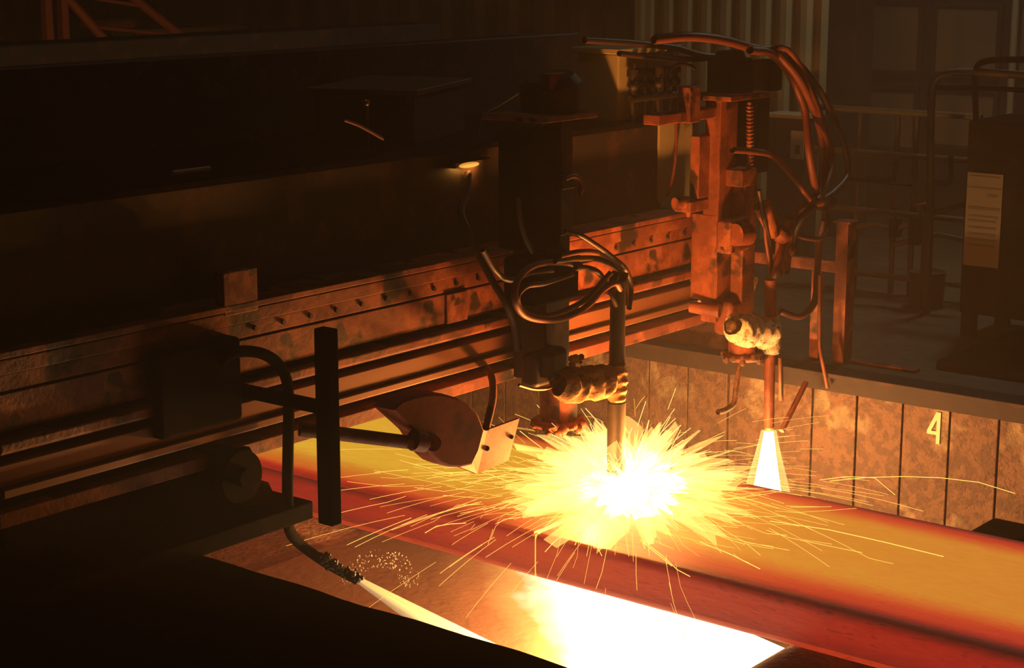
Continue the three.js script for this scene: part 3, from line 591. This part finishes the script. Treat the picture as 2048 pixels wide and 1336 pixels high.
// deck along the near rail with the end carriage's wheel box on it
{
  const dk = thing('rail_deck', 'black steel deck plate jutting over the pit edge', 'deck');
  part('deck_plate', bx(-4.2, HALL, -5, -1.12, HALL + 0.08, -0.32, 0.008), M.black, dk);
  part('deck_beam', bx(-1.74, HALL - 0.14, -5, -1.3, HALL, -0.7, 0.006), M.black, dk);
  const w = thing('wheel_box', 'dark wheel housing on the deck before the slab', 'wheel housing'), z = -0.42;
  const pl = [[430, 905], [455, 898], [478, 900], [498, 898], [512, 925], [515, 962], [535, 968], [543, 985], [543, 1010], [500, 1015], [440, 1010], [418, 960]].map(([a, b]) => P(a, b, 'z', z));
  const lo = HALL + 0.08, sh = new THREE.Shape(pl.map((p) => new THREE.Vector2(p.x, Math.max(p.y, lo))));
  const g = new THREE.ExtrudeGeometry(sh, { depth: 0.12, bevelEnabled: true, bevelSize: 0.008, bevelThickness: 0.008, bevelSegments: 1 }); g.translate(0, 0, z - 0.12);
  part('housing', g, M.black, w);
  const wc = P(468, 950, 'z', z + 0.02); part('wheel', [rod(V(wc.x, wc.y, z + 0.01), V(wc.x, wc.y, z + 0.07), 0.11, 0.11, 28), rod(V(wc.x, wc.y, z + 0.07), V(wc.x, wc.y, z + 0.1), 0.04, 0.04, 16)], M.black, w);
}

// ------------------------------------------------------------------ on top of the gantry
{
  const y = 2.014, a = P(835, 180, 'y', y), b = P(945, 155, 'y', y), c = P(670, 160, 'y', y), w = a.distanceTo(b), d = Math.min(a.distanceTo(c), 0.56), turn = Math.atan2(-(b.z - a.z), b.x - a.x);
  const put = (g) => { g.rotateY(turn); g.translate(a.x, 0, a.z); return g; };
  const t = thing('control_box', 'flat lidded control box lying on the gantry housing', 'box');
  part('box_body', put(bx(0.03, T + 1.747, -d + 0.03, w - 0.03, T + y - 0.03, -0.03, 0.01)), M.soot, t);
  part('lid', put(bx(0, T + y - 0.03, -d, w, T + y, 0, 0.006)), M.pipe, t);
}
{
  const t = thing('switch_cabinet', 'cream switch cabinet at the end of the gantry top', 'cabinet');
  const g = boxZ(-0.68, 1237, 104, 1350, 172, 0.28, 0.012); g.computeBoundingBox(); const q = g.boundingBox;
  part('cabinet_body', bx(q.min.x, T + 1.747, q.min.z, q.max.x, q.max.y, q.max.z, 0.012), M.cream, t);
  part('cabinet_lid', bx(q.min.x - 0.02, q.max.y, q.min.z - 0.02, q.max.x + 0.02, q.max.y + 0.03, q.max.z + 0.03, 0.006), M.cream, t);
  const v = thing('valve_bank', 'row of dark gas valves before the cream switch cabinet', 'valves'), z = -0.5, base = T + 1.747;
  for (let i = 0; i < 6; i++) { const p = P(1262 + i * 17, 152, 'z', -0.64); part('valve', [rod(V(p.x, base, -0.63), V(p.x, base + 0.24, -0.63), 0.014), rod(V(p.x, base + 0.24, -0.63), V(p.x, base + 0.275, -0.63), 0.032, 0.03, 12), ball(V(p.x, base + 0.19, -0.625), 0.028)], i % 3 ? M.black : M.soot, v); }
  const p0 = P(1258, 160, 'z', -0.64).x, p1 = P(1352, 160, 'z', -0.64).x; part('manifold', rod(V(p0, base + 0.12, -0.63), V(p1, base + 0.12, -0.63), 0.02), M.soot, v);
}
{
  const t = thing('added_reflection_glow', 'added hooded orange glow standing in for a reflection on the dark housing', 'lamp'), c = P(938, 330, 'z', -0.6);  // added light source, stands in for the fire's reflection on the housing
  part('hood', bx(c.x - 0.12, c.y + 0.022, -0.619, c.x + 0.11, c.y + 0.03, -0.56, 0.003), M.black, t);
  const lens = new THREE.SphereGeometry(1, 20, 12); lens.scale(0.075, 0.014, 0.014); lens.translate(c.x, c.y, -0.6); part('reflection_glow_lens', lens, glow('reflection_glow_lens', [1, 0.36, 0.05], 0.7), t);
  part('added_glow_holder', bx(c.x - 0.12, c.y - 0.006, -0.619, c.x - 0.1, c.y + 0.022, -0.59, 0.002), M.black, t);
  const l = new THREE.RectAreaLight(new THREE.Color(1, 0.4, 0.07), 60, 0.16, 0.02); l.name = 'added_reflection_glow'; l.position.set(c.x, c.y - 0.004, -0.58); l.lookAt(c.x, c.y - 0.02, -0.9); scene.add(l);  // added strip of light that washes the housing with the reflected glow
}
single('loose_cable', tube(px([[1035, 186], [1000, 208], [968, 228], [956, 262], [948, 300]], -0.56), 0.008, 30, 6), M.signPlate, 'thin pale cable drooping over the housing edge', 'cable');
single('red_cable', tube(px([[688, 240], [715, 250], [742, 264], [766, 278]], -0.56), 0.008, 24, 6), M.redRubber, 'short red cable end on the dark housing', 'cable');
single('chalk_rod', rod(V(P(352, 270, 'z', -0.75).x, T + 1.757, -0.78), V(P(426, 263, 'z', -0.75).x, T + 1.757, -0.78), 0.011), M.paper, 'pale rod lying on the gantry housing', 'rod');
{
  const t = thing('lifting_hook', 'small bright hook standing beside the control box', 'hook'), p = P(733, 206, 'z', -0.68);
  part('shank', rod(V(p.x, T + 1.746, -0.68), V(p.x, p.y, -0.68), 0.01), M.soot, t); part('knob', ball(V(p.x, p.y, -0.68), 0.016), M.brass, t);
}
// a second girder and a stair far behind it
single('crane_girder', (() => { const b = P(880, 46, 'z', -3.3); return [bx(-2.2, HALL + 0.082, -3.58, -2.0, b.y - 0.3, -3.35, 0.01), bx(-2.2, b.y - 0.32, -3.6, b.x, b.y, -3.3, 0.01), bx(b.x - 0.2, b.x > 2.95 ? HALL : 0, -3.6, b.x - 0.06, b.y - 0.3, -3.35, 0.01)]; })(), M.soot, 'dark girder running parallel behind the gantry', 'girder');
{
  const t = thing('stair', 'reddish steel stair braces in the dark far bay', 'stair'), Z = -6.2;
  const A = P(120, -20, 'z', Z), B = P(210, 80, 'z', Z), C = P(262, -8, 'z', Z), D = P(345, 58, 'z', Z);
  const ext = (p, q) => { const d = q.clone().sub(p), k = (HALL - p.y) / d.y; return [p.clone().addScaledVector(d, -0.6), p.clone().addScaledVector(d, k)]; };
  for (const [p, q] of [[A, B], [C, D]]) { const [u, v] = ext(p, q); part('stringer', rod(u, v, 0.035), M.redRubber, t); }
  const [u, v] = ext(A, B), [u2, v2] = ext(C, D); for (let i = 1; i < 9; i++) part('tread', rod(u.clone().lerp(v, i / 9), u2.clone().lerp(v2, i / 9), 0.015), M.redRubber, t);
  for (const q of [92, 124]) { const a = P(q, 0, 'z', Z); part('stair_post', bx(a.x - 0.03, HALL, Z - 0.03, a.x + 0.03, a.y + 0.6, Z + 0.03, 0), M.redRubber, t); }
}
{
  const t = thing('work_bench', 'low brown bench top in the dark far bay', 'bench'), Z = -8.4, a = P(305, 58, 'z', Z), b = P(495, 64, 'z', Z), y = a.y;
  part('bench_top', bx(a.x, y - 0.05, Z - 0.5, b.x, y, Z, 0.01), M.pipe, t);
  for (const x of [a.x + 0.08, b.x - 0.08]) part('leg', bx(x - 0.04, HALL, Z - 0.3, x + 0.04, y - 0.05, Z - 0.1, 0.005), M.redRubber, t);
  const k = thing('crate', 'small brown crate on legs beside the far stair', 'crate'), c = P(215, 40, 'z', Z), d = P(272, 74, 'z', Z);
  part('crate_body', bx(c.x + 0.05, HALL, Z - 0.4, d.x - 0.02, c.y - 0.08, Z, 0.01), M.soot, k); part('crate_rim', bx(c.x, c.y - 0.08, Z - 0.4, d.x, c.y, Z, 0.01), M.redRubber, k);
}

// ------------------------------------------------------------------ hall beyond the shield wall
function ribbed(x, z0, z1, y0, y1, pitch, deep) {             // trapezoid ribs, drawn in plan and pulled upwards
  const n = Math.round((z1 - z0) / pitch), p = (z1 - z0) / n, pts = [];
  for (let i = 0; i < n; i++) { const z = z0 + i * p; pts.push([x, z], [x, z + p * 0.3], [x + deep, z + p * 0.5], [x + deep, z + p * 0.8]); }
  pts.push([x, z1]);
  const sh = new THREE.Shape([...pts, [x + deep + 0.03, z1], [x + deep + 0.03, z0]].map(([a, b]) => new THREE.Vector2(a, -b)));
  const g = new THREE.ExtrudeGeometry(sh, { depth: y1 - y0, bevelEnabled: false }); g.rotateX(-Math.PI / 2); g.translate(0, y0, 0); return g;
}
{
  const zl = P(1290, 60, 'x', 6.5).z, zr = P(1642, 60, 'x', 6.5).z;
  struct('wall_corrugated', ribbed(6.5, zl, zr, HALL, 7, 0.178, 0.085), M.cream);
  struct('trim_1', bx(6.44, HALL, zl - 0.07, 6.6, 7, zl, 0.006), M.cream);
  struct('wall_cladding', ribbed(6.6, -15.9, zl - 0.08, HALL, 7, 0.4, 0.05), M.darkWall);
  struct('wall_column', bx(7.0, HALL, P(1646, 200, 'x', 7).z, 7.3, 7, P(1708, 200, 'x', 7).z, 0.01), M.darkWall);
  struct('wall_back', bx(8.6, HALL, zr - 1, 8.8, 7, 8.9, 0), M.brownWall);
  const panes = [[1718, 8, 1838, 140], [1872, 14, 1994, 146], [1712, 178, 1828, 292], [1868, 184, 1986, 292], [1718, -150, 1838, -25], [1872, -150, 1994, -25], [2040, 18, 2140, 150]];
  panes.forEach(([l, t, r, b], i) => {
    const g = boxX(8.56, l, t, r, b, 0.04, 0.004); g.computeBoundingBox(); const q = g.boundingBox, w = new THREE.Group(); w.name = 'window_' + (i + 1); w.userData = { kind: 'structure' }; scene.add(w);
    part('window_pane', bx(8.575, q.min.y, q.min.z, 8.6, q.max.y, q.max.z, 0), M.pane, w);
    part('window_frame', [bx(8.54, q.min.y - 0.04, q.min.z - 0.04, 8.6, q.min.y, q.max.z + 0.04, 0), bx(8.54, q.max.y, q.min.z - 0.04, 8.6, q.max.y + 0.04, q.max.z + 0.04, 0), bx(8.54, q.min.y, q.min.z - 0.04, 8.6, q.max.y, q.min.z, 0), bx(8.54, q.min.y, q.max.z, 8.6, q.max.y, q.max.z + 0.04, 0)], M.darkWall, w);
  });
}
single('standpipe', rod(V(8.3, HALL, P(2026, 100, 'x', 8.3).z), V(8.3, 7, P(2026, 100, 'x', 8.3).z), 0.03), M.cream, 'pale vertical standpipe against the back wall', 'pipe');
{
  const t = thing('pipe_railing', 'brown pipe railing across the hall behind the shield wall', 'railing'), X = 5, zr = P(1960, 300, 'x', X).z, zl = P(1630, 300, 'x', X).z;
  for (const [a, b] of [[1700, 218], [1700, 303], [1700, 418], [1750, 549]]) { const y = P(a, b, 'x', X).y; part('rail', rod(V(X, y, zl), V(X, y, zr), 0.022, 0.022, 10), M.pipe, t); }
  for (const p of [1713, 1788, 1826]) { const z = P(p, 330, 'x', X).z; part('post', rod(V(X + 0.03, HALL, z), V(X + 0.03, P(1700, 218, 'x', X).y, z), 0.02, 0.02, 10), M.soot, t); }
}
{
  const t = thing('tubular_rack', 'bent dark tube rack standing beside the tall cabinet', 'rack'), X = 4.5, q = (l) => l.map(([a, b]) => P(a, b, 'x', X));
  const foot = P(1862, 430, 'x', X); foot.y = HALL;
  part('tube', tube([foot, ...q([[1860, 430], [1863, 200], [1866, 172], [1880, 152], [1910, 145], [1990, 147], [2060, 151]])], 0.026, 70), M.soot, t);
  part('tube', tube(q([[1952, 250], [1951, 150], [1956, 130], [1975, 122], [2060, 119]]), 0.02, 50), M.black, t);
  part('tube', tube(q([[1862, 176], [1950, 176], [2060, 181]]), 0.016, 30), M.black, t);
  part('tube', tube(q([[1862, 366], [1892, 366], [1900, 360], [1902, 312]]), 0.018, 30), M.black, t);
}
{
  const t = thing('valve_stand', 'rusty pipework with a valve wheel before the railing', 'pipework'), X = 4.65, q = (l) => l.map(([a, b]) => P(a, b, 'x', X)), c = P(1846, 408, 'x', X);
  const w = new THREE.TorusGeometry(0.055, 0.008, 6, 20); w.rotateX(Math.PI / 2.4); w.translate(c.x, c.y, c.z);
  part('handwheel', [w, rod(P(1830, 408, 'x', X), P(1862, 408, 'x', X), 0.005)], M.rust, t);
  const foot = P(1853, 470, 'x', X); foot.y = HALL;
  part('valve_body', [rod(c, P(1850, 440, 'x', X), 0.018), rod(P(1853, 425, 'x', X), P(1853, 475, 'x', X), 0.05, 0.045), rod(P(1853, 475, 'x', X), foot, 0.03)], M.soot, t);
  part('pipe', tube(q([[1700, 455], [1750, 450], [1785, 458], [1830, 448], [1853, 450]]), 0.017, 40), M.pipe, t);
  part('pipe', tube(q([[1790, 490], [1830, 478], [1870, 470], [1910, 476], [1930, 480]]), 0.018, 40), M.pipe, t);
  part('pipe', tube(q([[1853, 430], [1890, 420], [1930, 408]]), 0.018, 20), M.black, t);
  part('block', [boxX(X - 0.03, 1776, 440, 1794, 476, 0.08, 0.01)], M.black, t);
  part('block', [boxX(X - 0.03, 1815, 440, 1838, 490, 0.08, 0.01)], M.black, t);
  part('bracket', [boxX(X, 1735, 354, 1785, 364, 0.06, 0.006), rod(P(1700, 358, 'x', X), P(1822, 370, 'x', X), 0.012)], M.black, t);
  part('bucket', rod(V(X + 0.1, HALL, P(1842, 540, 'x', X).z), V(X + 0.1, HALL + 0.24, P(1842, 540, 'x', X).z), 0.11, 0.125, 22), M.pipe, t);
}
{
  const t = thing('tall_cabinet', 'tall dark cabinet on legs with a printed plate', 'cabinet'), X = 4, z0 = P(1926, 450, 'x', X).z, yT = P(1930, 240, 'x', X).y, yB = P(1930, 655, 'x', X).y;
  part('cabinet_body', bx(X, Math.max(yB, HALL + 0.15), z0, X + 0.6, yT, z0 + 1.1, 0.012), M.black, t);
  for (const p of [1940, 2110]) { const z = P(p, 700, 'x', X + 0.1).z; part('leg', bx(X + 0.03, HALL, z - 0.04, X + 0.1, HALL + 0.16, z + 0.04, 0), M.black, t); }
  part('leg', bx(X + 0.5, HALL, z0 + 0.02, X + 0.57, HALL + 0.16, z0 + 0.1, 0), M.black, t);
  const s = boxX(X - 0.012, 1930, 346, 2002, 534, 0.012, 0.002); s.computeBoundingBox(); const q = s.boundingBox;
  const pl = part('printed_plate', s, M.signPlate, t); pl.userData.label = 'brown plate with lines of small print';
  const H = q.max.y - q.min.y, W = q.max.z - q.min.z, line = (f, a, b, h) => part('print_line', bx(X - 0.0145, q.max.y - f * H - h * H, q.min.z + a * W, X - 0.0115, q.max.y - f * H, q.min.z + b * W, 0), M.ink, pl);
  for (const [f, a, b, h] of [[0.03, 0.1, 0.92, 0.012], [0.15, 0.05, 0.97, 0.018], [0.22, 0.6, 0.85, 0.03], [0.36, 0.08, 0.95, 0.03], [0.45, 0.1, 0.9, 0.02], [0.5, 0.1, 0.85, 0.02], [0.57, 0.1, 0.88, 0.022], [0.64, 0.12, 0.85, 0.022], [0.7, 0.1, 0.9, 0.018], [0.76, 0.12, 0.85, 0.02]]) line(f, a, b, h);
}
{
  const t = thing('notice_board', 'cream box with a white paper notice behind the hoses', 'notice'), X = 5.6, g = boxX(X, 1536, 236, 1612, 300, 0.2, 0.01); g.computeBoundingBox(); const q = g.boundingBox;
  part('board_box', bx(X, HALL, q.min.z, X + 0.2, q.max.y, q.max.z, 0.01), M.brownWall, t); part('board_top', bx(X - 0.03, q.max.y, q.min.z - 0.02, X + 0.22, q.max.y + 0.03, q.max.z + 0.02, 0.006), M.cream, t);
  const n = part('notice_sheet', boxX(X - 0.008, 1581, 262, 1607, 318, 0.006, 0), M.paper, t);
  part('notice_mark', boxX(X - 0.0095, 1590, 290, 1599, 308, 0.002, 0), M.ink, n);
}
{
  const X = 2.86, t = thing('guard_post', 'rusty upright post with a cross bar on the shield wall', 'post'), g = boxX(X, 1668, 446, 1688, 728, 0.05, 0.004); g.computeBoundingBox(); const q = g.boundingBox;
  part('post_web', bx(X, HALL + 0.003, q.min.z, X + 0.012, q.max.y, q.max.z, 0.002), M.rust, t);
  part('post_flange', bx(X - 0.002, HALL + 0.003, q.max.z, X + 0.1, q.max.y, q.max.z + 0.012, 0.002), M.rust, t);
  part('post_cap', bx(X - 0.015, q.max.y, q.min.z - 0.015, X + 0.1, q.max.y + 0.012, q.max.z + 0.03, 0.002), M.rust, t);
  const y0 = P(1640, 543, 'x', X).y, y1 = P(1640, 520, 'x', X).y; part('cross_bar', bx(X + 0.013, y0, q.min.z - 0.9, X + 0.05, y1, q.max.z, 0.003), M.rust, t);
  const z2 = P(1628, 600, 'x', X).z; part('brace', bx(X + 0.013, HALL + 0.003, z2 - 0.03, X + 0.05, y0, z2 + 0.03, 0.003), M.rust, t);
}
single('dangling_cable', tube([[1640, 550], [1639, 640], [1640, 700], [1647, 735], [1655, 776]].map(([a, b]) => P(a, b, 'x', 2.6)), 0.011, 30, 6), M.rust, 'thin rusty cable hanging before the shield wall', 'cable');
single('floor_plate', bx(3.1, HALL, 0.5, 4.6, HALL + 0.05, 3.5, 0.006), M.black, 'black steel plate lying on the hall floor before the tall cabinet', 'plate');
single('edge_strip', bx(2.92, HALL, -0.05, 2.99, HALL + 0.018, 0.46, 0.004), M.rust, 'narrow steel strip on the floor edge beside the post', 'strip');
single('slag_lump', (() => { const a = P(1942, 1062, 'x', 2.05), b = P(2042, 1080, 'x', 2.05); return [bx(2.02, a.y - 0.3, a.z - 0.02, 2.36, a.y, b.z, 0.03), bx(2.06, 0, a.z, 2.26, a.y - 0.28, b.z, 0)]; })(), M.black, 'dark block standing between slab edge and shield wall', 'block');

// ------------------------------------------------------------------ hall lamps, above the picture
for (const [x, y, z, k, where] of [[5.5, 5.4, -0.2, 60, 'over the pipe railing'], [0.4, 6.6, -2.2, 10, 'over the gantry']]) {
  const t = thing('high_bay_lamp', 'dim warm high bay lamp hanging ' + where, 'lamp', 'high bay lamps');
  const sh = new THREE.LatheGeometry([[0.05, 0.35], [0.08, 0.3], [0.28, 0.04], [0.3, 0], [0.285, 0.0], [0.07, 0.28]].map((q) => new THREE.Vector2(...q)), 24); sh.translate(x, y, z);
  part('shade', sh, M.soot, t); part('stem', rod(V(x, y + 0.34, z), V(x, 9, z), 0.015), M.soot, t);
  const disc = new THREE.CylinderGeometry(0.2, 0.2, 0.01, 24); disc.translate(x, y + 0.09, z); part('lamp_glass', disc, glow('lamp_glass', [1, 0.93, 0.72], 1.2), t);
  const l = new THREE.RectAreaLight(new THREE.Color(1, 0.93, 0.72), k, 0.36, 0.36); l.name = 'high_bay_lamp'; l.position.set(x, y + 0.07, z); l.lookAt(x, 0, z); scene.add(l);
}

{
  const a = P(1285, 676, 'x', 2.76), b = P(1466, 704, 'x', 2.76), n = [[2.74, HALL], [3.0, HALL + 0.42], [3.03, HALL + 0.4], [2.79, HALL]].map(([x, y]) => new THREE.Vector2(x, y));
  const g = new THREE.ExtrudeGeometry(new THREE.Shape(n), { depth: b.z - a.z + 0.6, bevelEnabled: false }); g.translate(0, 0.001, a.z - 0.6);
  single('apron_plate', g, M.pit, 'sloping apron plate behind the shield wall under the gantry end', 'plate');
}

settle();
renderer.render(scene, camera);
